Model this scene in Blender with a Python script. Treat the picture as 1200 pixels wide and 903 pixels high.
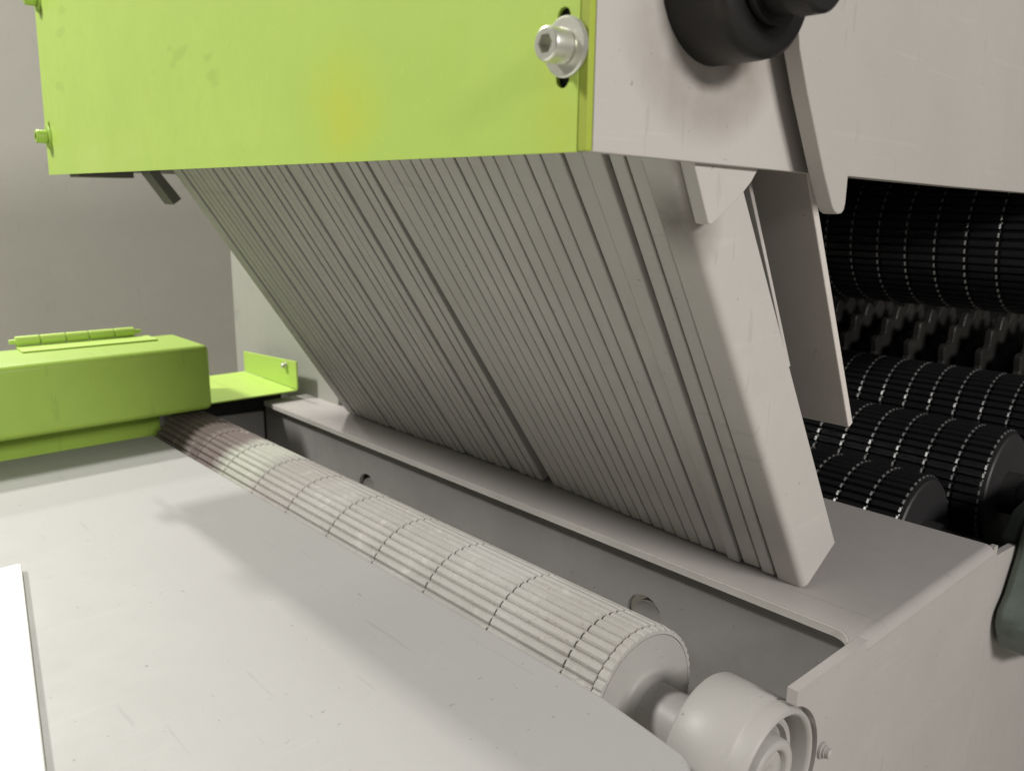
import bpy, math, random
from mathutils import Vector, Matrix
from mathutils.geometry import tessellate_polygon
random.seed(7)
for o in list(bpy.data.objects): bpy.data.objects.remove(o)
scene = bpy.context.scene
COL = scene.collection
# World axes: x = feed direction (away to the right), y = along the rollers (away to the left), z up. Metres.
# All heights below are measured from eye height; Z0 lifts the whole place so that the floor is z = 0.
Z0 = 1.2

# ------------------------------------------------------------------ camera
cam = bpy.data.cameras.new("camera"); camo = bpy.data.objects.new("camera", cam); COL.objects.link(camo)
Rm = Matrix(((0.7404330385943221, 0.1377004429241024, -0.6578734706434706),
             (-0.6720300886652797, 0.16855836650129147, -0.7210850414555502),
             (0.011596347981824726, 0.9760259551369126, 0.21734502435657949)))
camo.matrix_world = Matrix.Translation((0, 0, Z0)) @ Rm.to_4x4()
cam.sensor_width = 36; cam.lens = 36*981.79/1200; cam.clip_start = 0.02; cam.clip_end = 60
cam.dof.use_dof = True; cam.dof.focus_distance = 0.56; cam.dof.aperture_fstop = 11
scene.camera = camo

# ------------------------------------------------------------------ light
world = bpy.data.worlds.new("World"); scene.world = world; world.use_nodes = True
bgn = world.node_tree.nodes['Background']
bgn.inputs[0].default_value = (1.0, .97, .93, 1); bgn.inputs[1].default_value = 0.175
def area(name, loc, target, sx, sy, watts, col=(1, .972, .925)):
    l = bpy.data.lights.new(name, 'AREA'); l.shape = 'RECTANGLE'; l.size = sx; l.size_y = sy
    l.energy = watts; l.color = col
    o = bpy.data.objects.new(name, l); COL.objects.link(o)
    loc = Vector(loc) + Vector((0, 0, Z0)); target = Vector(target) + Vector((0, 0, Z0))
    o.location = loc
    o.rotation_euler = (target-loc).to_track_quat('-Z', 'Y').to_euler()
    return o
area("ceiling_lamp", (.30, 2.9, 2.1), (.3, .5, -.288), .06, .14, 56)
area("ceiling_lamp", (.37, 3.3, 1.3), (.3, .5, -.288), .09, .16, 15)
area("ceiling_lamp", (-1.08, 1.9, 1.72), (.3, .5, -.1), .30, .3, 68)
area("ceiling_lamp", (.20, -1.8, .80), (.5, .3, -.1), .9, .35, 44)
scene.view_settings.view_transform = 'Standard'
scene.view_settings.look = 'None'
scene.view_settings.exposure = 0.0
scene.view_settings.gamma = 1.0

# ------------------------------------------------------------------ materials
def srgb(r, g, b):
    f = lambda c: ((c/255+.055)/1.055)**2.4 if c > 10 else c/255/12.92
    return (f(r), f(g), f(b), 1)
class NT:
    def __init__(s, name):
        s.m = bpy.data.materials.new(name); s.m.use_nodes = True
        s.t = s.m.node_tree; s.n = s.t.nodes; s.l = s.t.links; s.b = s.n['Principled BSDF']
    def node(s, typ, **kw):
        n = s.n.new(typ)
        for k, v in kw.items():
            if k in n.inputs: n.inputs[k].default_value = v
            else: setattr(n, k, v)
        return n
    def noise(s, scale, detail=4, stretch=None, rough=.6):
        tc = s.node('ShaderNodeNewGeometry')
        mp = s.node('ShaderNodeMapping'); s.l.new(tc.outputs['Position'], mp.inputs[0])
        if stretch: mp.inputs['Scale'].default_value = stretch
        n = s.node('ShaderNodeTexNoise', Scale=scale, Detail=detail, Roughness=rough); s.l.new(mp.outputs[0], n.inputs['Vector'])
        return n.outputs['Fac']
    def ramp(s, fac, a, b, ca=(0, 0, 0, 1), cb=(1, 1, 1, 1)):
        r = s.node('ShaderNodeValToRGB'); r.color_ramp.elements[0].position = a; r.color_ramp.elements[1].position = b
        r.color_ramp.elements[0].color = ca; r.color_ramp.elements[1].color = cb
        s.l.new(fac, r.inputs[0]); return r.outputs[0]
    def mix(s, fac, a, b):
        m = s.node('ShaderNodeMix', data_type='RGBA')
        for i, v in ((0, fac), (6, a), (7, b)):
            if hasattr(v, 'default_value') or hasattr(v, 'links'): s.l.new(v, m.inputs[i])
            else: m.inputs[i].default_value = v
        return m.outputs[2]
    def bump(s, h, strength, dist=.001, prev=None):
        b = s.node('ShaderNodeBump', Strength=strength, Distance=dist); s.l.new(h, b.inputs['Height'])
        if prev: s.l.new(prev, b.inputs['Normal'])
        return b.outputs[0]
def scale_col(c, k): return (c[0]*k, c[1]*k, c[2]*k, 1)
def paint(name, col, rough=.5, mottle=.12, peel=.12, dirt=None, dirt_amt=.3, spec=.4, stretch=None, specks=True):
    t = NT(name)
    n1 = t.noise(7, 5, stretch); c = t.mix(t.ramp(n1, .3, .7), scale_col(col, 1-mottle), scale_col(col, 1+mottle*.6))
    n2 = t.noise(38, 8, stretch, .7)
    c = t.mix(t.ramp(n2, .45, .75), c, scale_col(col, 1-mottle*.9))
    if dirt:
        n3 = t.noise(14, 8, None, .7); f = t.ramp(n3, .60, .84, (0, 0, 0, 1), (dirt_amt,)*3+(1,))
        c = t.mix(f, c, dirt)
    # faint rubbed streaks and hairline scratches
    ns = t.noise(9, 6, (1.0, .35, 3.5), .65); c = t.mix(t.ramp(ns, .50, .72, (0, 0, 0, 1), (.5, .5, .5, 1)), c, scale_col(col, .955))
    nh = t.noise(60, 3, (.14, 3.0, 3.0)); c = t.mix(t.ramp(nh, .655, .675, (0, 0, 0, 1), (.25, .25, .25, 1)), c, scale_col(col, 1.15))
    nk = t.noise(48, 3, (2.2, .12, .3)); c = t.mix(t.ramp(nk, .675, .69, (0, 0, 0, 1), (.35, .35, .35, 1)), c, scale_col(col, .72))
    if specks:
        n4 = t.noise(190, 2); f = t.ramp(n4, .73, .75, (0, 0, 0, 1), (.5, .55, .55, 1))
        c = t.mix(f, c, scale_col(col, .35))
    t.l.new(c, t.b.inputs['Base Color'])
    rr = t.node('ShaderNodeMapRange', **{'To Min': rough-.08, 'To Max': rough+.14}); t.l.new(n2, rr.inputs[0]); t.l.new(rr.outputs[0], t.b.inputs['Roughness'])
    t.b.inputs['Specular IOR Level'].default_value = spec
    b = t.bump(t.noise(420, 3), peel, .0006); b = t.bump(n1, .05, .01, b)
    t.l.new(b, t.b.inputs['Normal'])
    return t.m
GREY = (.41, .385, .37, 1)
M = {}
M['grey'] = paint('grey_machine_paint', GREY, .48, .07, .16, (.40, .36, .31, 1), .18)
M['table'] = paint('table_grey_paint', (.395, .39, .378, 1), .52, .02, .10, (.36, .345, .32, 1), .06)
M['pale'] = paint('pale_grey_paint', (.395, .38, .36, 1), .45, .06, .16, (.36, .32, .28, 1), .3)
M['finger'] = paint('finger_grey_paint', (.475, .455, .43, 1), .55, .12, .30, (.34, .29, .25, 1), .30, stretch=(1, 1, .3))
M['arm'] = paint('upper_grey_paint', (.49, .462, .438, 1), .42, .05, .14, (.36, .32, .27, 1), .2)
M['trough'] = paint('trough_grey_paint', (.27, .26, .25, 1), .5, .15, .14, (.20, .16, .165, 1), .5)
M['green'] = paint('lime_green_paint', (.46, .645, .125, 1), .42, .05, .10, (.55, .60, .10, 1), .25, specks=False)
M['green_box'] = paint('lime_green_thick_paint', (.36, .53, .085, 1), .38, .07, .12, (.45, .60, .10, 1), .25, specks=False)
M['wall'] = paint('cabinet_beige_paint', (.60, .585, .52, 1), .5, .03, .05, None, specks=False)
M['wall_light'] = paint('cabinet_pale_paint', (.40, .40, .36, 1), .5, .05, .05, None, specks=False)
M['black'] = paint('black_steel', (.018, .018, .020, 1), .30, .2, .15, (.05, .045, .04, 1), .3, .5, specks=False)
M['disc_steel'] = paint('dark_worn_disc_steel', (.040, .037, .034, 1), .30, .4, .3, (.18, .15, .12, 1), .7, .5, specks=False)
M['black_dull'] = paint('black_dull_steel', (.028, .027, .028, 1), .5, .2, .2, (.06, .055, .05, 1), .3, .5, specks=False)
M['dark'] = paint('shade_black', (.012, .012, .012, 1), .8, .2, .05, None, specks=False)  # near-black colour stands in for unlit depth
M['white'] = paint('white_board', (.90, .90, .88, 1), .5, .01, .03, None, specks=False)
M['tan'] = paint('rusty_steel', (.30, .25, .20, 1), .5, .2, .2, (.2, .12, .07, 1), .5)
M['castgreen'] = paint('grey_green_casting', (.135, .165, .14, 1), .42, .35, .6, (.33, .33, .29, 1), .6)
M['oily'] = paint('oily_steel', (.013, .0115, .011, 1), .42, .35, .3, (.085, .040, .022, 1), .8, .35)

t = NT('zinc_steel'); t.b.inputs['Base Color'].default_value = (.66, .66, .58, 1); t.b.inputs['Metallic'].default_value = .75
t.b.inputs['Roughness'].default_value = .34; t.l.new(t.bump(t.noise(500, 3), .15, .0004), t.b.inputs['Normal']); M['steel'] = t.m
# grey grooved roller: dusty grey with brown and pinkish tones that change along its length
def roller_mat():
    t = NT('dusty_roller_grey')
    base = (.46, .45, .425, 1)
    n1 = t.noise(10, 6); c = t.mix(t.ramp(n1, .35, .7), base, (.36, .345, .315, 1))
    tc = t.node('ShaderNodeNewGeometry'); sp = t.node('ShaderNodeSeparateXYZ'); t.l.new(tc.outputs['Position'], sp.inputs[0])
    wob = t.node('ShaderNodeMath', operation='MULTIPLY_ADD'); t.l.new(t.noise(16, 3), wob.inputs[0]); wob.inputs[1].default_value = .10; t.l.new(sp.outputs['Y'], wob.inputs[2])
    def band(y0, y1, col, amt, c):
        r = t.node('ShaderNodeValToRGB'); e = r.color_ramp.elements
        mr = t.node('ShaderNodeMapRange', **{'From Min': .3, 'From Max': 1.2}); t.l.new(wob.outputs[0], mr.inputs[0]); t.l.new(mr.outputs[0], r.inputs[0])
        p0 = (y0+.05-.3)/.9; p1 = (y1+.05-.3)/.9; w = .018
        e[0].position = p0-w; e[0].color = (0, 0, 0, 1); e[1].position = p0+w; e[1].color = (amt,)*3+(1,)
        a = e.new(min(p1-w, .98)); a.color = (amt,)*3+(1,); b = e.new(min(p1+w, 1)); b.color = (0, 0, 0, 1)
        return t.mix(r.outputs[0], c, col)
    c = band(.855, 1.1, (.125, .092, .085, 1), .88, c)
    c = band(.78, .86, (.37, .385, .32, 1), .7, c)
    c = band(.69, .77, (.42, .385, .36, 1), .5, c)
    f = t.ramp(t.noise(220, 4), .60, .72, (0, 0, 0, 1), (.45,)*3+(1,)); c = t.mix(f, c, (.25, .21, .17, 1))
    f = t.ramp(t.noise(60, 6), .58, .70, (0, 0, 0, 1), (.5,)*3+(1,)); c = t.mix(f, c, (.58, .56, .52, 1))
    t.l.new(c, t.b.inputs['Base Color']); t.b.inputs['Roughness'].default_value = .75; t.b.inputs['Specular IOR Level'].default_value = .25
    b = t.bump(t.noise(700, 4), .45, .0012); b = t.bump(t.noise(150, 6), .3, .0015, b); t.l.new(b, t.b.inputs['Normal'])
    return t.m
M['roller'] = roller_mat()
# stains and painted shade with a shape of their own, placed on one sheet
def stain_or_shade(src_mat, name, spots):
    """spots: (centre, radii, colour, amount) in the eye-height frame"""
    m = M[src_mat].copy(); m.name = name; nt = m.node_tree; b = nt.nodes['Principled BSDF']
    geo = nt.nodes.new('ShaderNodeNewGeometry')
    n = nt.nodes.new('ShaderNodeTexNoise'); n.inputs['Scale'].default_value = 16; n.inputs['Detail'].default_value = 5
    nt.links.new(geo.outputs['Position'], n.inputs['Vector'])
    nr = nt.nodes.new('ShaderNodeMapRange'); nr.inputs['From Min'].default_value = .3; nr.inputs['From Max'].default_value = .65; nt.links.new(n.outputs['Fac'], nr.inputs[0])
    for c, r, col, amt in spots:
        src = b.inputs['Base Color'].links[0].from_socket
        mp = nt.nodes.new('ShaderNodeMapping'); mp.vector_type = 'POINT'; nt.links.new(geo.outputs['Position'], mp.inputs[0])
        mp.inputs['Scale'].default_value = [1/k for k in r]
        mp.inputs['Location'].default_value = (-c[0]/r[0], -c[1]/r[1], -(c[2]+Z0)/r[2])
        g = nt.nodes.new('ShaderNodeTexGradient'); g.gradient_type = 'SPHERICAL'; nt.links.new(mp.outputs[0], g.inputs[0])
        mu = nt.nodes.new('ShaderNodeMath'); mu.operation = 'MULTIPLY'; nt.links.new(g.outputs['Fac'], mu.inputs[0]); nt.links.new(nr.outputs[0], mu.inputs[1])
        m2 = nt.nodes.new('ShaderNodeMath'); m2.operation = 'MULTIPLY'; m2.use_clamp = True; nt.links.new(mu.outputs[0], m2.inputs[0]); m2.inputs[1].default_value = amt
        mx = nt.nodes.new('ShaderNodeMix'); mx.data_type = 'RGBA'; nt.links.new(m2.outputs[0], mx.inputs[0]); nt.links.new(src, mx.inputs[6]); mx.inputs[7].default_value = col
        nt.links.new(mx.outputs[2], b.inputs['Base Color'])
    return m
M['cover'] = stain_or_shade('green', 'lime_green_cover_paint', [((.27, .445, .052), (.3, .055, .042), (.54, .60, .05, 1), 1.1), ((.27, .265, .02), (.3, .03, .2), (.50, .56, .07, 1), .8), ((.27, .90, .03), (.3, .20, .04), (.52, .66, .16, 1), .8)])
M['lit_lip'] = paint('lit_pale_edge', (.58, .555, .52, 1), .45, .15, .2, (.35, .32, .28, 1), .5)  # paler colour paints the light on the guide box lip
M['outer'] = paint('outer_grey_paint', (.425, .40, .375, 1), .42, .05, .14, (.36, .32, .27, 1), .2)
M['deflector'] = paint('brownish_grey_sheet', (.62, .57, .535, 1), .5, .08, .2, (.40, .34, .29, 1), .4)
M['olive'] = paint('olive_lime_paint', (.36, .44, .055, 1), .45, .08, .12, specks=False)
M['shade_grey'] = paint('shade_grey_paint', (.13, .125, .11, 1), .5, .1, .12)  # grey darkened to stand for shade behind fingers and under the cover
M['arm_stained'] = stain_or_shade('arm', 'upper_grey_paint_grimy', [((.352, .2496, .085), (.070, .3, .062), (.13, .09, .065, 1), 1.9)])
M['finger_grime_shade'] = stain_or_shade('arm', 'grey_paint_nearest_finger', [((.365, .264, -.012), (.03, .3, .03), (.16, .14, .12, 1), 1.2), ((.43, .264, -.15), (.03, .3, .05), (.52, .50, .47, 1), .8)])  # dark spot holds grime and the bracket's cast shadow; second spot paler
M['glint'] = paint('bright_glint_edge', (.17, .165, .16, 1), .26, .45, .2, (.05, .045, .04, 1), 1.0, .6, specks=False)  # paler chamfer colour paints the glints along the land ends

# ------------------------------------------------------------------ helpers
def link(name, me, mat, parent=None, base=(0, 0, 0)):
    o = bpy.data.objects.new(name, me); COL.objects.link(o)
    if mat is not None:
        if not me.materials: me.materials.append(mat)
    if parent: o.parent = parent
    return o
def mesh(name, verts, faces, mat, parent=None, smooth=None, bevel=0, seg=2, origin=None):
    """verts are given in place (eye-height frame); the object's origin goes to `origin` or its thing's base"""
    b = Vector(parent['base']) if parent else Vector(origin or (0, 0, 0))
    me = bpy.data.meshes.new(name)
    me.from_pydata([tuple(Vector(v)-b) for v in verts], [], faces); me.validate()
    import bmesh
    bm = bmesh.new(); bm.from_mesh(me); bmesh.ops.remove_doubles(bm, verts=bm.verts, dist=1e-6)
    bmesh.ops.recalc_face_normals(bm, faces=bm.faces); bm.to_mesh(me); bm.free()
    o = link(name, me, mat, None)
    if parent: o.parent = parent_of(parent); 
    else: o.location = b + Vector((0, 0, Z0))
    if bevel:
        m = o.modifiers.new('bevel', 'BEVEL'); m.width = bevel; m.segments = seg; m.limit_method = 'ANGLE'; m.angle_limit = math.radians(35)
        m.harden_normals = True
    if smooth is not None or bevel:
        for p in me.polygons: p.use_smooth = True
        me.set_sharp_from_angle(angle=math.radians(smooth or 35))
    o['base'] = list(b) if not parent else parent['base']
    return o
def parent_of(p): return p
def thing(name, label, cat, base, group=None):
    o = bpy.data.objects.new(name, None); COL.objects.link(o); o.empty_display_size = .02
    o.location = Vector(base) + Vector((0, 0, Z0)); o['base'] = list(base)
    o['label'] = label; o['category'] = cat
    if group: o['group'] = group
    return o
def tag(o, label, cat, group=None, kind=None):
    if label: o['label'] = label
    if cat: o['category'] = cat
    if group: o['group'] = group
    if kind: o['kind'] = kind
    return o
def prism(polys, axis, a, b):
    """closed outline(s) (outer first, then holes) in the plane across `axis`, extruded from a to b. 2D = remaining axes in order"""
    if not isinstance(polys[0][0], (list, tuple)): polys = [polys]
    def P(p, w):
        v = [p[0], p[1]]; v.insert(axis, w); return tuple(v)
    flat = [p for q in polys for p in q]; n = len(flat)
    tris = tessellate_polygon([[Vector((p[0], p[1], 0)) for p in q] for q in polys])
    verts = [P(p, a) for p in flat] + [P(p, b) for p in flat]
    if len(polys) == 1: faces = [tuple(range(n)), tuple(range(n, 2*n))]
    else: faces = [tuple(t) for t in tris] + [tuple(i+n for i in t) for t in tris]
    k = 0
    for q in polys:
        m = len(q)
        for i in range(m): faces.append((k+i, k+(i+1) % m, n+k+(i+1) % m, n+k+i))
        k += m
    return verts, faces
def box(x0, x1, y0, y1, z0, z1):
    return prism([(x0, y0), (x1, y0), (x1, y1), (x0, y1)], 2, z0, z1)
def lathe(profile, axis, c, n=64, phase=0):
    """profile [(w, r)] round an axis through c (2D in the remaining axes)"""
    verts = []; faces = []
    for w, r in profile:
        for i in range(n):
            a = 2*math.pi*(i+phase)/n
            v = [c[0]+r*math.cos(a), c[1]+r*math.sin(a)]; v.insert(axis, w); verts.append(tuple(v))
    for j in range(len(profile)-1):
        for i in range(n): faces.append((j*n+i, j*n+(i+1) % n, (j+1)*n+(i+1) % n, (j+1)*n+i))
    if profile[0][1] > 1e-6: faces.append(tuple(range(n)))
    if profile[-1][1] > 1e-6: faces.append(tuple((len(profile)-1)*n+i for i in range(n)))
    return verts, faces
def arc(cx, cy, r, a0, a1, n):
    return [(cx+r*math.cos(math.radians(a0+(a1-a0)*i/n)), cy+r*math.sin(math.radians(a0+(a1-a0)*i/n))) for i in range(n+1)]
def slot(cy, cz, w, h, n=8):
    r = w/2; k = h/2-r
    return arc(cy, cz+k, r, 0, 180, n)+arc(cy, cz-k, r, 180, 360, n)

# ------------------------------------------------------------------ the room behind
ZB = -.268          # guide box top
ZT = -.288          # table top
RX, RZ = .392, -.3187   # axis of the grooved roller
tag(mesh('floor', *box(-6, 6, -5, 7, -1.25, -1.2), M['wall']), None, None, kind='structure')
w = thing('cabinet_panel', 'wide plain beige cabinet panel behind the lime green box on the left', 'panel', (.9, 2.9, -1.2))
mesh('panel_sheet', *box(.51, 2.6, 2.9, 2.93, -1.2, 1.0), M['wall'], w, bevel=.003)
w2 = thing('cabinet_panel', 'narrow sliver of grey cabinet panel at the extreme left edge', 'panel', (0, 2.92, -1.2))
mesh('panel_sheet', *box(-2.5, .502, 2.905, 2.935, -1.2, 1.0), M['wall'], w2, bevel=.003)
w3 = thing('side_panel', 'pale grey upright panel behind the green bracket, beside the fingers', 'panel', (.553, 1.1, ZB))
mesh('panel_sheet', *box(.553, .560, .945, 1.25, -.300, .34), M['wall_light'], w3, bevel=.001)

# ------------------------------------------------------------------ table
tb = thing('machine_table', 'smooth pale grey steel table in the lower left, next to the grooved roller', 'table', (0, .6, ZT-.03))
out = [(-.7, 1.03), (-.7, .2166)] + arc(.318, .2366, .020, -90, 0, 10)[0:] + [(.343, .30), (.343, 1.03)]
out = [(-.7, 1.03), (-.7, .2140)] + arc(.3165, .2340, .020, -90, 0, 10) + [(.343, .290), (.343, 1.03)]
mesh('table_top', *prism(out, 2, ZT-.05, ZT), M['table'], tb, bevel=.003, seg=4)
wb = mesh('white_board', *prism([(-.30, .702), (.1255, .7065), (.127, .703), (.0785, .437), (.02, .12), (-.30, .12)], 2, ZT+.0005, ZT+.0065), M['white'], bevel=.0015, origin=(0, .4, ZT))
tag(wb, 'bright white board lying on the table at the lower left edge', 'board')

# ------------------------------------------------------------------ fluted rollers
def fluted_segment(name, R, N, depth, core, length, prof, mat, chamfer, glint=None):
    """one ring of a grooved roller, axis along y from 0 to length, with bevelled ends on each land"""
    pts = []
    for i in range(N):
        for f, d in prof: pts.append((2*math.pi*(i+f)/N, R-d*depth))
    n = len(pts)
    rows = [(0, core, None), (0, None, chamfer), (chamfer, None, 0), (length-chamfer, None, 0), (length, None, chamfer), (length, core, None)]
    verts = []; faces = []
    for y, fix, ch in rows:
        for a, r in pts:
            rr = fix if fix else max(core, r-ch)
            verts.append((rr*math.cos(a), y, rr*math.sin(a)))
    for j in range(len(rows)-1):
        for i in range(n): faces.append((j*n+i, j*n+(i+1) % n, (j+1)*n+(i+1) % n, (j+1)*n+i))
    me = bpy.data.meshes.new(name); me.from_pydata(verts, [], faces)
    import bmesh
    bm = bmesh.new(); bm.from_mesh(me); bmesh.ops.recalc_face_normals(bm, faces=bm.faces); bm.to_mesh(me); bm.free()
    me.materials.append(mat)
    if glint:
        me.materials.append(glint)
        npt = len(pts); lp = len(prof)
        for f in me.polygons:
            j, i = divmod(f.index, npt)
            if j == 1 and (i % lp) in (2,): f.material_index = 1
    return me
def fluted_roller(root, x, z, cuts, gap, R, N, depth, core, prof, mat, coremat, chamfer, cache={}, glint=None):
    b = Vector(root['base'])
    for y0, y1 in zip(cuts[:-1], cuts[1:]):
        L = round(y1-y0-gap, 4); key = (R, N, L, mat.name)
        if key not in cache: cache[key] = fluted_segment('grooved_ring', R, N, depth, core, L, prof, mat, chamfer, glint)
        o = bpy.data.objects.new('grooved_ring', cache[key]); COL.objects.link(o); o.parent = root
        o.location = Vector((x, y0+gap/2, z)) - b
    mesh('roller_core', *lathe([(cuts[0]+gap/2+.0006, core+.0002), (cuts[-1]-gap/2-.0006, core+.0002)], 1, (x, z), 48), coremat, root, smooth=40)

RR = .0512
r = thing('grooved_feed_roller', 'long dusty pale grey grooved roller lying along the table edge, front left', 'roller', (RX, .66, RZ-RR))
SAW = [(0.0, 1.0), (.10, .10), (.16, 0), (.62, 0), (.80, .45), (.93, 1.0)]
cuts = [.3065, .3328, .4050, .4797, .5499, .6234, .6988, .770, .842, .914, .984, 1.040]
fluted_roller(r, RX, RZ, cuts, .0015, RR, 44, .0024, RR-.0027, SAW, M['roller'], M['roller'], .0006)
mesh('end_cap', *lathe([(.3068, RR-.0040), (.3010, RR-.0040), (.2992, RR-.0045), (.2992, .0245), (.2986, .0225), (.2965, .0205), (.2925, .0195), (.2900, .0172)], 1, (RX, RZ), 72), M['pale'], r, smooth=35)
mesh('shaft', *lathe([(.2930, .0185), (.2530, .0185)], 1, (RX, RZ), 48), M['pale'], r, smooth=35)
mesh('end_cap', *lathe([(1.0390, RR-.003), (1.042, RR-.004)], 1, (RX, RZ), 64), M['roller'], r, smooth=35)

vt, ft = [], []
NTEETH = 46
for yy, dr in ((.3066, .0040), (.3062, .0008), (.3015, .0006), (.2996, .0012), (.2994, .0040)):
    for i in range(NTEETH*4):
        a = 2*math.pi*i/(NTEETH*4); rr = RR-dr-(.0010 if (i % 4) == 0 and dr < .003 else 0)
        vt.append((RX+rr*math.cos(a), yy, RZ+rr*math.sin(a)))
for j in range(4):
    for i in range(NTEETH*4):
        k = NTEETH*4; ft.append((j*k+i, j*k+(i+1) % k, (j+1)*k+(i+1) % k, (j+1)*k+i))
mesh('end_collar', vt, ft, M['roller'], r, smooth=25)
# bearing of the roller
BR = .0425
bh = thing('roller_bearing', 'round pale grey bearing housing on the near end of the grooved roller', 'bearing', (RX, .24, RZ-BR))
prof = [(.2535, .028), (.2535, BR-.0030), (.2527, BR-.0010), (.2510, BR), (0.2157, BR), (0.2147, BR-.0010), (0.2132, BR-.0008), (0.2067, BR-.0014), (0.2042, BR-.0022), (0.2034, BR-.0036), (0.2040, BR-.0050), (0.2062, BR-.0060), (0.2182, BR-.0066), (0.2187, .0310)]
mesh('housing', *lathe(prof, 1, (RX, RZ), 96), M['pale'], bh, smooth=50)
mesh('outer_ring', *lathe([(0.2184, .0322), (0.2137, .0318), (0.2127, .0300), (0.2137, .0282), (0.2177, .0275), (0.2180, .0262)], 1, (RX, RZ), 72), M['pale'], bh, smooth=50)
mesh('seal', *lathe([(0.2177, .0262), (0.2167, .0250), (0.2155, .0245), (0.2155, .0232), (0.2162, .0225)], 1, (RX, RZ), 72), M['trough'], bh, smooth=50)
mesh('inner_ring', *lathe([(0.2167, .0222), (0.2072, .0218), (0.2058, .0204), (0.2058, .0165), (0.2072, .0150), (0.2167, .0147)], 1, (RX, RZ), 72), M['pale'], bh, smooth=50)
mesh('shaft_end', *lathe([(0.2167, .0145), (0.2102, .0145), (0.2090, .0132), (0.2090, .0045), (0.2117, .0015)], 1, (RX, RZ), 48), M['pale'], bh, smooth=50)
mesh('bearing_foot', *box(.340, .372, .214, .242, -.42, -.345), M['pale'], bh, bevel=.005, seg=3)
mesh('grease_nipple', *lathe([(.236, .0005), (.236, .0035), (.2335, .0045), (.226, .0045), (.225, .0035)], 1, (RX-.030, RZ+.020), 16), M['pale'], bh, smooth=40)

# ------------------------------------------------------------------ guide box
gb = thing('guide_box', 'grey steel guide box under the hanging fingers, with a long open trough', 'machine box', (.59, .6, -1.2))
XF, XB, YN, YF = .4905, .713, .2025, 1.03
th = .0065
# folded sheet: top plate and near side in one piece, with a rounded fold
fold = .0075
prof = [(YF, ZB)] + [(p[0], p[1]) for p in arc(YN+fold, ZB-fold, fold, 90, 180, 8)] + \
       [(p[0], p[1]) for p in arc(YN+fold, ZB-fold, fold-th, 180, 90, 6)] + [(YF, ZB-th)]
mesh('folded_plate', *prism(prof, 0, XF, XB), M['grey'], gb, smooth=30)
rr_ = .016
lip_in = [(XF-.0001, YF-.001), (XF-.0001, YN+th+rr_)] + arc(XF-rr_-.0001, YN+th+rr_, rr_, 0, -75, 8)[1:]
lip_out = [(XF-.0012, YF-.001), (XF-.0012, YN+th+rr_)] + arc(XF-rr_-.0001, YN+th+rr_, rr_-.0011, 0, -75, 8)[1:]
mesh('lip_edge', *prism(lip_in + lip_out[::-1], 2, ZB-th+.0004, ZB-.0004), M['lit_lip'], gb, smooth=30)  # added strip, coloured pale as if lit along the lip
# corner web with the hollow rounding of the trough opening
rr_ = .016
web = [(XF, YN+.0112), (XF, YN+th+rr_)] + arc(XF-rr_, YN+th+rr_, rr_, 0, -90, 8)[1:] + [(XF-rr_, YN+.0112-.0050)]
mesh('corner_web', *prism([(XF, YN+.0065), (XF, YN+th+rr_)] + arc(XF-rr_, YN+th+rr_, rr_, 0, -90, 8)[1:-1], 2, ZB-th, ZB), M['grey'], gb, smooth=30)
nr_ = .0431; a_ = math.degrees(math.acos((.405-RX)/nr_))
side = [(.405, ZB-.0002), (XF-.0002, ZB-.0002), (XF-.0002, ZB-fold-.0002), (XB, ZB-fold-.0002), (XB, -.62), (.405, -.62)] + arc(RX, RZ, nr_, -a_, a_, 24)
mesh('side_plate', *prism(side, 1, YN, YN+th), M['grey'], gb, smooth=30)
holes = []
for (y, z, rad) in ((.386, -.3275, .0175), (.795, -.3300, .0175)):
    holes.append(arc(y, z, rad, 0, 360, 24)[:-1])
XW = XF+.009
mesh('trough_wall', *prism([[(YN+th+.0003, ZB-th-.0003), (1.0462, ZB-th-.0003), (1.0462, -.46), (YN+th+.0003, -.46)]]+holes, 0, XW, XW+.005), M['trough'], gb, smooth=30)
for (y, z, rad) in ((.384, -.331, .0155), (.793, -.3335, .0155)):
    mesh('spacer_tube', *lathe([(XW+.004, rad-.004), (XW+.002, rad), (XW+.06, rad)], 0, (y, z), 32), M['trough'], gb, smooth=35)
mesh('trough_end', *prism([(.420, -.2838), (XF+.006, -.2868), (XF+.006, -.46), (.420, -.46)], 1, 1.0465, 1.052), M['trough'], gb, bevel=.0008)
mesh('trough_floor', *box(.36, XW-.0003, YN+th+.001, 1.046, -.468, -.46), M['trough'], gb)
mesh('back_plate', *box(XB-th, XB, YN+th+.001, YF, -.62, ZB-th-.0003), M['grey'], gb)
def hexscrew(name, x, z, y, rad, mat, parent, n=6, length=.006):
    mesh('screw', *lathe([(y-.0002, rad*1.25), (y-.0018, rad*1.25), (y-.0019, rad*1.0), (y-.0034, rad*1.0), (y-.0035, rad*.85), (y-length, rad*.8), (y-length-.0008, rad*.55)], 1, (x, z), 20), mat, parent, smooth=30)
hexscrew('screw', .4408, -.3222, YN, .0040, M['grey'], gb)
mesh('fold_tab', *box(XB+.002, XB+.010, YN+.001, YN+.006, ZB-.0135, ZB-.002), M['grey'], gb, bevel=.0007)
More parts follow.
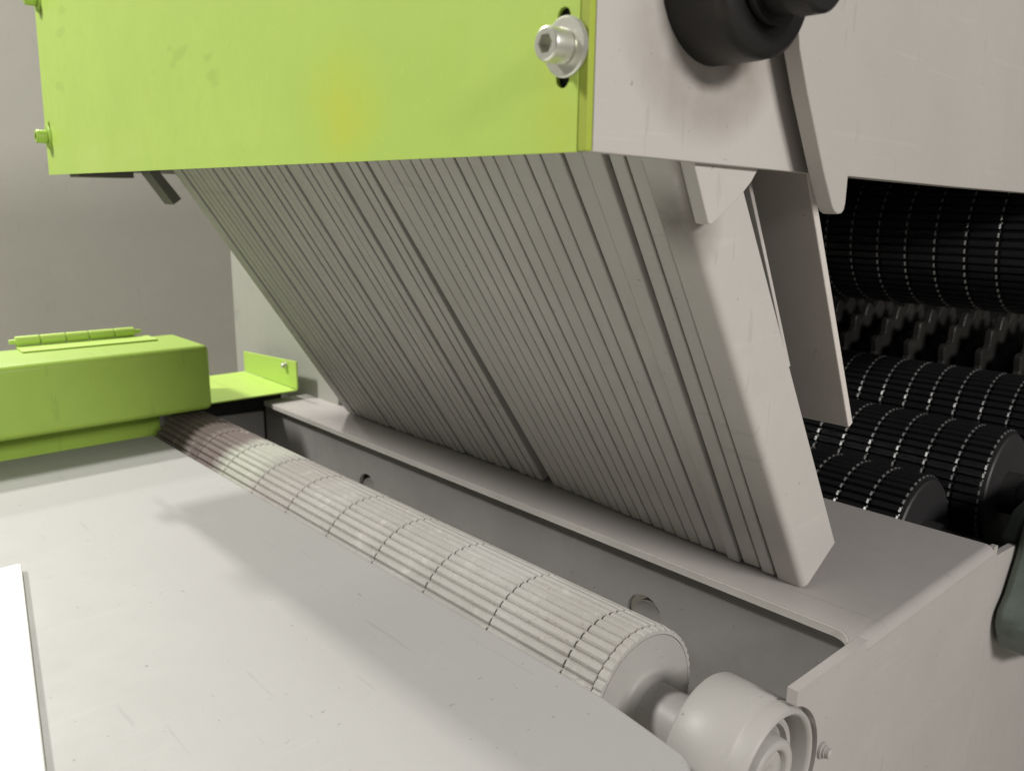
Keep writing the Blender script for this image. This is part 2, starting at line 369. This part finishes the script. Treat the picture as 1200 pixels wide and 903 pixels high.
# panel to the right of the guide box and the cast lever on it
sp = thing('lower_side_panel', 'beige lower side panel at the bottom right, beside the guide box', 'panel', (.85, .205, -1.2))
mesh('panel_sheet', *prism([(XB+.006, -.2795), (.775, -.2845), (.80, -.33), (1.3, -.40), (1.3, -1.2), (XB+.006, -1.2)], 1, YN+.0015, YN+.0085), M['grey'], sp, bevel=.001)
lv = [(.800, -.245), (.772, -.262), (.764, -.290), (.748, -.318), (.733, -.331), (.732, -.345), (.745, -.366), (.775, -.382), (.85, -.405), (.95, -.40), (.95, -.245)]
lever = thing('cast_lever', 'rounded grey-green cast handle block at the right edge, beside the beige panel', 'handle', (.80, .19, -.39))
mesh('casting', *prism(lv, 1, .172, .2023), M['castgreen'], lever, bevel=.009, seg=5, smooth=60)
mesh('rear_rib', *prism([(.852, -.310), (.862, -.298), (.880, -.288), (.95, -.280), (.95, -.330), (.856, -.330)], 1, .2260, .240), M['castgreen'], lever, bevel=.004, seg=3, smooth=60)

# ------------------------------------------------------------------ fingers
A = math.radians(58.3); DX, DZ = -math.cos(A), math.sin(A)        # up along a finger
NX, NZ = math.sin(A), math.cos(A)                                  # through its width, away from the table
def ytop(yb):   # the rows fan out slightly towards the top
    pts = [(.2648, .2635), (.2881, .2835), (.3014, .297), (.3183, .311), (.36, .366), (.536, .566), (.885, .930), (.95, .998)]
    for (a, b), (c, d) in zip(pts[:-1], pts[1:]):
        if yb <= c: return b+(yb-a)*(d-b)/(c-a)
    return yb+.048
def xbot(yb):
    pts = [(.2648, .5240), (.2881, .5258), (.3441, .5301), (.42, .5361), (.5362, .5450), (.885, .5405), (.95, .540)]
    for (a, b), (c, d) in zip(pts[:-1], pts[1:]):
        if yb <= c: return b+(yb-a)*(d-b)/(c-a)
    return .54
def finger(root, y0, y1, off=0.0, W=.044, lift=0.0, name='finger', L=.46, bev=.0009, gapb=.0011, gapt=.0012, mat='finger'):
    x = xbot((y0+y1)/2)
    def P(y, s, w): return (x+DX*s+NX*(w+off), y, ZB+.0004+lift+DZ*s+NZ*(w+off))
    yt0, yt1 = ytop(y0), ytop(y1)
    e0 = lambda s: (y0+gapb/2)*(1-s/.34)+(yt0+gapt/2)*s/.34
    e1 = lambda s: (y1-gapb/2)*(1-s/.34)+(yt1-gapt/2)*s/.34
    v = []
    for s in (0.0, L):
        for w in (0, W): v += [P(e0(s), s, w), P(e1(s), s, w)]
    f = [(0, 1, 3, 2), (4, 6, 7, 5), (0, 4, 5, 1), (2, 3, 7, 6), (0, 2, 6, 4), (1, 5, 7, 3)]
    return mesh(name, v, f, M[mat], root, bevel=bev, seg=2)
fr = thing('kickback_fingers', 'nearer bank of wide hanging grey steel fingers, right of the dark gap', 'finger bank', (.53, .40, ZB), 'banks of kickback fingers')
bnd = [.2648, .2881, .3014, .3183, .3314, .3441, .3575, .3699, .3832, .3963, .4090, .4214, .4337, .4460, .4580, .4705, .4825, .4950, .5080, .5225, .5362]
def thick_finger(root, y0, y1, W, L, rad):
    """the nearest finger is a thick bar with rounded front edges, cut square at its foot"""
    x = xbot((y0+y1)/2); c0, c1 = y0, y1-.0016
    sec = arc(c0+rad, rad, rad, 270, 180, 6) + [(c0, W-.0015), (c0+.0015, W), (c1, W)] + arc(c1-.002, .002, .002, 0, -90, 3)
    v = []; n = len(sec)
    for sft in (0.0, L):
        for yy, w in sec:
            yy2 = yy + (ytop(y0)-y0)*sft/.34
            v.append((x+DX*sft+NX*w, yy2, ZB+.0004+DZ*sft+NZ*w))
    f = [tuple(range(n)), tuple(range(n, 2*n))]+[(i, (i+1) % n, n+(i+1) % n, n+i) for i in range(n)]
    return mesh('finger', v, f, M['finger_grime_shade'], root, smooth=40)
for i, (a, b) in enumerate(zip(bnd[:-1], bnd[1:])):
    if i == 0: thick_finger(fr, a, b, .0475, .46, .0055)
    else: finger(fr, a, b, {1: .0002, 2: .0012, 3: -.0012, 4: .0016}.get(i, random.uniform(-.0004, .0004)), lift=random.uniform(0, .0008), gapb=random.choice([.0017, .0020, .0023])+(.0008 if i < 4 else 0), gapt=random.choice([.0018, .0022, .0028])+(.0012 if i < 4 else 0), bev=.0013)
fl = thing('kickback_fingers', 'farther bank of narrow-looking hanging grey steel fingers, left of the dark gap', 'finger bank', (.54, .72, ZB), 'banks of kickback fingers')
_yt = ytop
def ytop(yb): return _yt(yb)-.0105*max(0, 1-(yb-.547)/.36)
y = .5492; i = 0
while y < .893:
    wd = random.uniform(.0114, .0122)
    finger(fl, y, y+wd, random.uniform(-.0005, .0005)+(.0010 if i % 6 == 3 else 0), lift=random.uniform(0, .0010), gapb=random.choice([.0017, .0020, .0024]), gapt=random.choice([.0016, .0020, .0024]), bev=.0012)
    y += wd; i += 1
ytop = _yt
# carrier plate closes the view through the gaps, darkened to stand for their shade
def slab(name, root, y0, y1, s0, s1, w0, w1, mat, xb=.54, zb=ZB, bev=.0008):
    def P(y, s, w): return (xb+DX*s+NX*w, y, zb+DZ*s+NZ*w)
    v = [P(y, s, w) for s in (s0, s1) for w in (w0, w1) for y in (y0, y1)]
    f = [(0, 1, 3, 2), (4, 6, 7, 5), (0, 4, 5, 1), (2, 3, 7, 6), (0, 2, 6, 4), (1, 5, 7, 3)]
    return mesh(name, v, f, mat, root, bevel=bev)
bk = thing('carrier_plate', 'thin steel plate, darkened as shade, just behind the hanging fingers', 'plate', (.58, .6, ZB+.02))
slab('plate_sheet', bk, .285, .94, .03, .42, .0465, .0495, M['shade_grey'])
mesh('edge_strip', *prism([(.4250, .0250), (.4285, .0250), (.4980, -.1050), (.4945, -.1050)], 1, .275, .2845), M['arm'], bk, bevel=.0006)
# deflector plate behind
df = thing('deflector_plate', 'broad brownish grey steel plate slanting down behind the nearest finger', 'plate', (.60, .6, -.17))
q = [(.521, -.0097), (.6010, -.1660)]
dx, dz = q[0][0]-q[1][0], q[0][1]-q[1][1]; L_ = math.hypot(dx, dz); dx /= L_; dz /= L_; nx, nz = -dz, dx
if nx < 0: nx, nz = -nx, -nz
pl = []
for s, w in ((0, 0), (0, .0065), (.36, .0065), (.36, 0)): pl.append((q[1][0]+dx*s+nx*w, q[1][1]+dz*s+nz*w))
mesh('plate_sheet', *prism(pl, 1, .280, .96), M['deflector'], df, bevel=.0012, seg=2)
# wedge bracket
wk = tag(mesh('stop_bracket', *prism([(.3440, .030), (.3655, -.0110), (.3672, -.0118), (.3700, -.0108), (.3858, -.0018), (.3950, .0045), (.4020, .0100), (.4080, .0170), (.410, .030)], 1, .2537, .2622), M['arm'], bevel=.0007, origin=(.37, .258, 0)),
         'small pale wedge-shaped stop bracket on top of the nearest finger, below the upper arm', 'bracket')

# ------------------------------------------------------------------ upper hood
XC = .27
hd = thing('green_cover', 'lime green folded steel cover across the top left', 'cover', (XC, .66, .0197))
hood_out = [(.2497, .0199), (1.0725, .0199), (1.052, .33), (.2497, .33)]
hood_out = [(.2550, .0197), (1.0725, .0202), (1.050, .33), (.2550, .33)]
sl = [slot(.2640, .0622, .0078, .0325), slot(1.052, .0607, .0078, .0325), slot(1.040, .200, .0078, .0325)]
mesh('front_sheet', *prism([hood_out]+sl, 0, XC-.0022, XC), M['cover'], hd, smooth=30)
mesh('near_flange', *box(XC-.0018, XC+.0021, .2497, .2548, .0200, .33), M['olive'], hd, bevel=.0005, seg=2)
def bolt(x, y, z, s, mat, wmat):
    """socket head screw whose axis points along -x, washer against the sheet at x"""
    R1 = .0075*s
    mesh('washer', *lathe([(x-.0002, .0133*s), (x-.0018*s, .0133*s), (x-.0022*s, .0126*s)], 0, (y, z), 40), wmat, hd, smooth=35)
    b = mesh('bolt_head', *lathe([(x-.0024*s, R1*.95), (x-.003*s, R1), (x-.0125*s, R1), (x-.0138*s, R1*.93), (x-.0142*s, R1*.84)], 0, (y, z), 36), mat, hd, smooth=30)
    return b
def socket_bolt(x, y, z, s, mat, wmat):
    R1 = .0072*s; n = 36
    wsh = mesh('washer', *lathe([(x-.0024, .0040*s), (x-.0024, .0123*s), (x-.0036*s, .0123*s), (x-.0042*s, .0116*s), (x-.0045*s, .0040)], 0, (y, z), 48), wmat, hd, smooth=35)
    verts, faces = lathe([(x-.0046*s, R1*.95), (x-.0052*s, R1), (x-.0136*s, R1), (x-.0146*s, R1*.95), (x-.0152*s, R1*.84), (x-.0152*s, R1*.62)], 0, (y, z), n)
    faces = faces[:-1]
    k = len(verts)-n; base = len(verts)
    def hexr(a): a = (a % (math.pi/3))-math.pi/6; return R1*.50/math.cos(a)
    for dxx in (.0152*s, .0085*s):
        for i in range(n):
            a = 2*math.pi*i/n; rr = hexr(a); verts.append((x-dxx, y+rr*math.cos(a), z+rr*math.sin(a)))
    for i in range(n):
        j = (i+1) % n
        faces.append((k+i, k+j, base+j, base+i)); faces.append((base+i, base+j, base+n+j, base+n+i))
    faces.append(tuple(base+n+i for i in range(n)))
    mesh('bolt_head', verts, faces, mat, hd, smooth=30)
socket_bolt(XC, .2618, .0622, 1.0, M['steel'], M['steel'])
socket_bolt(XC, 1.058, .0607, 1.0, M['green_box'], M['green_box'])
socket_bolt(XC, 1.046, .2000, 1.0, M['green_box'], M['green_box'])
# hood body; unseen roof, far and rear plates added to block light
hb = thing('upper_housing', 'grey upper housing right of the green cover, behind the round black boss', 'machine housing', (.4, .66, .02))
armp = [(XC+.0025, .0197), (.446, .0160), (.50, .0150), (.50, .33), (XC+.0025, .33)]
mesh('arm_plate', *prism(armp, 1, .2496, .2536), M['arm_stained'], hb, bevel=.0006, seg=1)
mesh('unseen_roof', *box(XC+.001, .72, .2497, 1.05, .331, .337), M['arm'], hb)
mesh('unseen_far_plate', *prism([(XC+.003, .024), (.72, .024), (.72, .33), (XC+.003, .33)], 1, 1.040, 1.046), M['arm'], hb)
mesh('unseen_rear_plate', *box(.62, .626, .2540, 1.039, .05, .33), M['arm'], hb)
mesh('mount_block', *box(XC+.0005, XC+.012, .2545, .272, .045, .30), M['dark'], hb)
mesh('mount_block', *box(XC+.0005, XC+.012, 1.030, 1.039, .045, .30), M['dark'], hb)
sb = tag(mesh('flat_bar', *prism([(.3388, .030), (.3498, .030), (.3498, .0237), (.3711, -.0044), (.3621, -.0110), (.3388, .0225)], 1, .958, .985), M['shade_grey'], bevel=.0005, origin=(.355, .97, 0)),
         'short dark flat bar end poking out under the far left of the green cover', 'bar')
bs = tag(mesh('underside_bar', *box(.279, .336, 1.000, 1.035, .0175, .0250), M['shade_grey'], bevel=.0008, origin=(.3, 1.0, .02)), 'dark bar under the far left corner of the green cover', 'bar')  # both bars under the cover are coloured darker for the shade there
# outer side plate with curved lobe
sd = thing('outer_side_plate', 'large grey side plate filling the top right, with a hanging curved lobe', 'plate', (.6, .237, .01))
lob = [(.3940, .33), (.3945, .20), (.3962, .0958), (.4022, .0743), (.4133, .0539), (.4293, .0283), (.4370, .0160), (.4460, .0033), (.4500, -.0022), (.4535, -.0051), (.4570, -.0063), (.4610, -.0060), (.4636, -.0040), (.4646, .0000), (.4646, .0143), (.62, .0112), (.7576, .0092), (1.30, .003), (1.30, .33)]
mesh('plate_sheet', *prism(lob, 1, .2316, .2412), M['outer'], sd, bevel=.0009, seg=2)
# round boss
bo = thing('pivot_boss', 'round rusty black pivot boss with a bolt, cut off by the top edge', 'pivot', (.3506, .235, .06))
BX, BZ = .3506, .1007
mesh('collar', *lathe([(.2494, .0384), (.226, .0384), (.2205, .0378), (.2188, .0355), (.2185, .026), (.2200, .0235)], 1, (BX, BZ), 96), M['oily'], bo, smooth=50)
mesh('thrust_washer', *lathe([(.2184, .0245), (.2165, .0250), (.2150, .0245), (.2150, .020)], 1, (BX, BZ), 64), M['oily'], bo, smooth=40)
mesh('bolt_head', *lathe([(.2149, .0205), (.2060, .0205), (.2050, .0225), (.1955, .0225), (.1940, .0210), (.1938, .012)], 1, (BX+.001, BZ), 48), M['oily'], bo, smooth=35)

# ------------------------------------------------------------------ black rollers on the right
VP = [(0.0, 1.0), (.22, 1.0), (.36, 0), (.86, 0)]
def black_roller(label, x, z, R, N, yend, ylast, pitch, shaft=None, cap='black_dull', yfar=1.02, name='black_feed_roller', group='black grooved rollers', capr=None):
    t = thing(name, label, 'roller', (x, (yend+yfar)/2, z-R), group)
    cuts = [yend]; yy = ylast
    while yy < yfar: cuts.append(yy); yy += pitch
    fluted_roller(t, x, z, cuts, .0022, R, N, .0036, R-.0048, VP, M['black'], M['black'], .0013, glint=M['glint'])
    cr = capr or (R-.004)
    mesh('end_cap', *lathe([(yend+.001, cr), (yend-.002, cr), (yend-.0035, cr-.0015), (yend-.0035, .022)], 1, (x, z), 64), M[cap], t, smooth=40)
    if shaft: mesh('shaft', *lathe([(yend-.003, .022), (yend-.018, .022), (yend-.0185, .0175), (shaft, .0175)], 1, (x, z), 32), M['black_dull'], t, smooth=40)
    return t
black_roller('lowest and nearest black grooved roller, its dark round end just above the guide box', .806, -.319, .065, 46, .2960, .3265, .030, shaft=.24)
black_roller('black grooved roller with a thick shaft end, middle of the lower right group', .937, -.291, .065, 46, .2680, .2955, .030, shaft=.12)
black_roller('black grooved roller farther back, above and behind the one with the shaft end', 1.098, -.262, .065, 46, .2400, .2715, .029)
black_roller('topmost and largest black grooved roller, right under the grey side plate', .997, -.033, .080, 58, .2590, .2960, .030, cap='tan', capr=.0785)
# coarse toothed disc shaft
td = thing('toothed_disc_shaft', 'dark shaft carrying spaced wavy toothed discs between the black rollers', 'shaft', (1.30, .6, -.40))
mesh('shaft', *lathe([(.15, .10), (1.1, .10)], 1, (1.30, -.285), 48), M['black'], td, smooth=40)
me = None; nT = 22
pts = []
for i in range(nT):
    for f, rr in ((0, .128), (.25, .139), (.45, .142), (.62, .136), (.80, .127)):
        a = 2*math.pi*(i+f)/nT; pts.append((1.30+rr*math.cos(a), -.285+rr*math.sin(a)))
disc0 = None; yy = .20
while yy < 1.0:
    if disc0 is None:
        disc0 = mesh('toothed_disc', *prism(pts, 1, yy, yy+.010), M['disc_steel'], td, bevel=.002, seg=1)
    else:
        c = disc0.copy(); COL.objects.link(c); c.location = (0, yy-.20, 0); c.rotation_euler = (0, 0, 0)
    yy += .047
# unlit interior behind the rollers: near-black walls added to keep it dark
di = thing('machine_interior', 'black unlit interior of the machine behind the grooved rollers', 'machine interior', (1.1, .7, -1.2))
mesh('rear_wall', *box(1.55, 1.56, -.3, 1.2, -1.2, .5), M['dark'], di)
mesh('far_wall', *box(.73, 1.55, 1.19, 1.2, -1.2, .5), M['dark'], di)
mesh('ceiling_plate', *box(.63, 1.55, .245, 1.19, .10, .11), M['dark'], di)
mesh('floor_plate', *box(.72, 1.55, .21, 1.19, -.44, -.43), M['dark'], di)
tag(mesh('metal_tab', *prism([(1.02, -.130), (1.06, -.129), (1.055, -.146), (1.02, -.150)], 1, .62, .66), M['wall_light'], origin=(1.04, .64, -.14)), 'small pale metal tab glimpsed under the topmost black roller', 'tab')

# ------------------------------------------------------------------ green box with hinge, left
gx = thing('green_box', 'lime green box beam with rounded corners above the far end of the table', 'box', (.1, 1.05, -.26))
mesh('body', *prism([(1.000, -.2605), (1.112, -.2605), (1.112, -.179), (1.000, -.179)], 0, -.5, .4085), M['green_box'], gx, bevel=.0075, seg=5)
mesh('lower_skirt', *box(-.5, .369, 1.078, 1.086, -.36, -.2607), M['green_box'], gx, bevel=.001)
hg = thing('hinge', 'lime green painted hinge lying on top of the green box', 'hinge', (.3, 1.13, -.179))
def rot2(p, c, a): return (c[0]+(p[0]-c[0])*math.cos(a)-(p[1]-c[1])*math.sin(a), c[1]+(p[0]-c[0])*math.sin(a)+(p[1]-c[1])*math.cos(a))
ha = -.045
leaf = [rot2(p, (.29, 1.1), ha) for p in [(.222, 1.070), (.372, 1.070), (.372, 1.108), (.222, 1.108)]]
mesh('leaf', *prism(leaf, 2, -.1788, -.1768), M['green'], hg, bevel=.0004)
def xcyl(x0, x1, y, z, rad, n=20, bevel=.0006):
    v, f = lathe([(x0, rad*.85), (x0+.0008, rad), (x1-.0008, rad), (x1, rad*.85)], 0, (y, z), n)
    v2 = []
    for a, b, c in v:
        p = rot2((a, b), (.29, 1.1), ha); v2.append((p[0], p[1], c))
    return v2, f
xs = [.222, .2485, .2765, .302, .3315, .3560]
for a, b in zip(xs[:-1], xs[1:]):
    mesh('knuckle', *xcyl(a+.0004, b-.0004, 1.112, -.1712, .0062), M['green'], hg, smooth=40)
mesh('pin', *xcyl(.2160, .3640, 1.112, -.1712, .0028), M['green'], hg, smooth=40)
# green bracket
bt = thing('green_bracket', 'lime green angle bracket with a small screw, right of the green box', 'bracket', (.46, 1.08, -.257))
mesh('base_sheet', *prism([(.4092, 1.013), (.529, 1.010), (.529, 1.172), (.4092, 1.172)], 2, -.2572, -.2552), M['green'], bt, bevel=.0004)
mesh('upright', *prism([(1.0105, -.2550), (1.172, -.2550), (1.172, -.2250), (1.0105, -.2165)], 0, .5292, .5312), M['green'], bt, bevel=.0004)
mesh('screw', *lathe([(.5290, .0052), (.5275, .0052), (.5272, .0042), (.5235, .0042), (.5225, .0030)], 0, (1.040, -.2265), 20), M['steel'], bt, smooth=35)
tag(mesh('shadow_gap_block', *box(.380, .528, 1.056, 1.16, -.330, -.2576), M['dark'], origin=(.45, 1.1, -.3)), 'black block standing in for the shadow gap under the green bracket, behind the far end of the grooved roller', 'shadow_gap')  # near-black box painted in place of a shadow gap
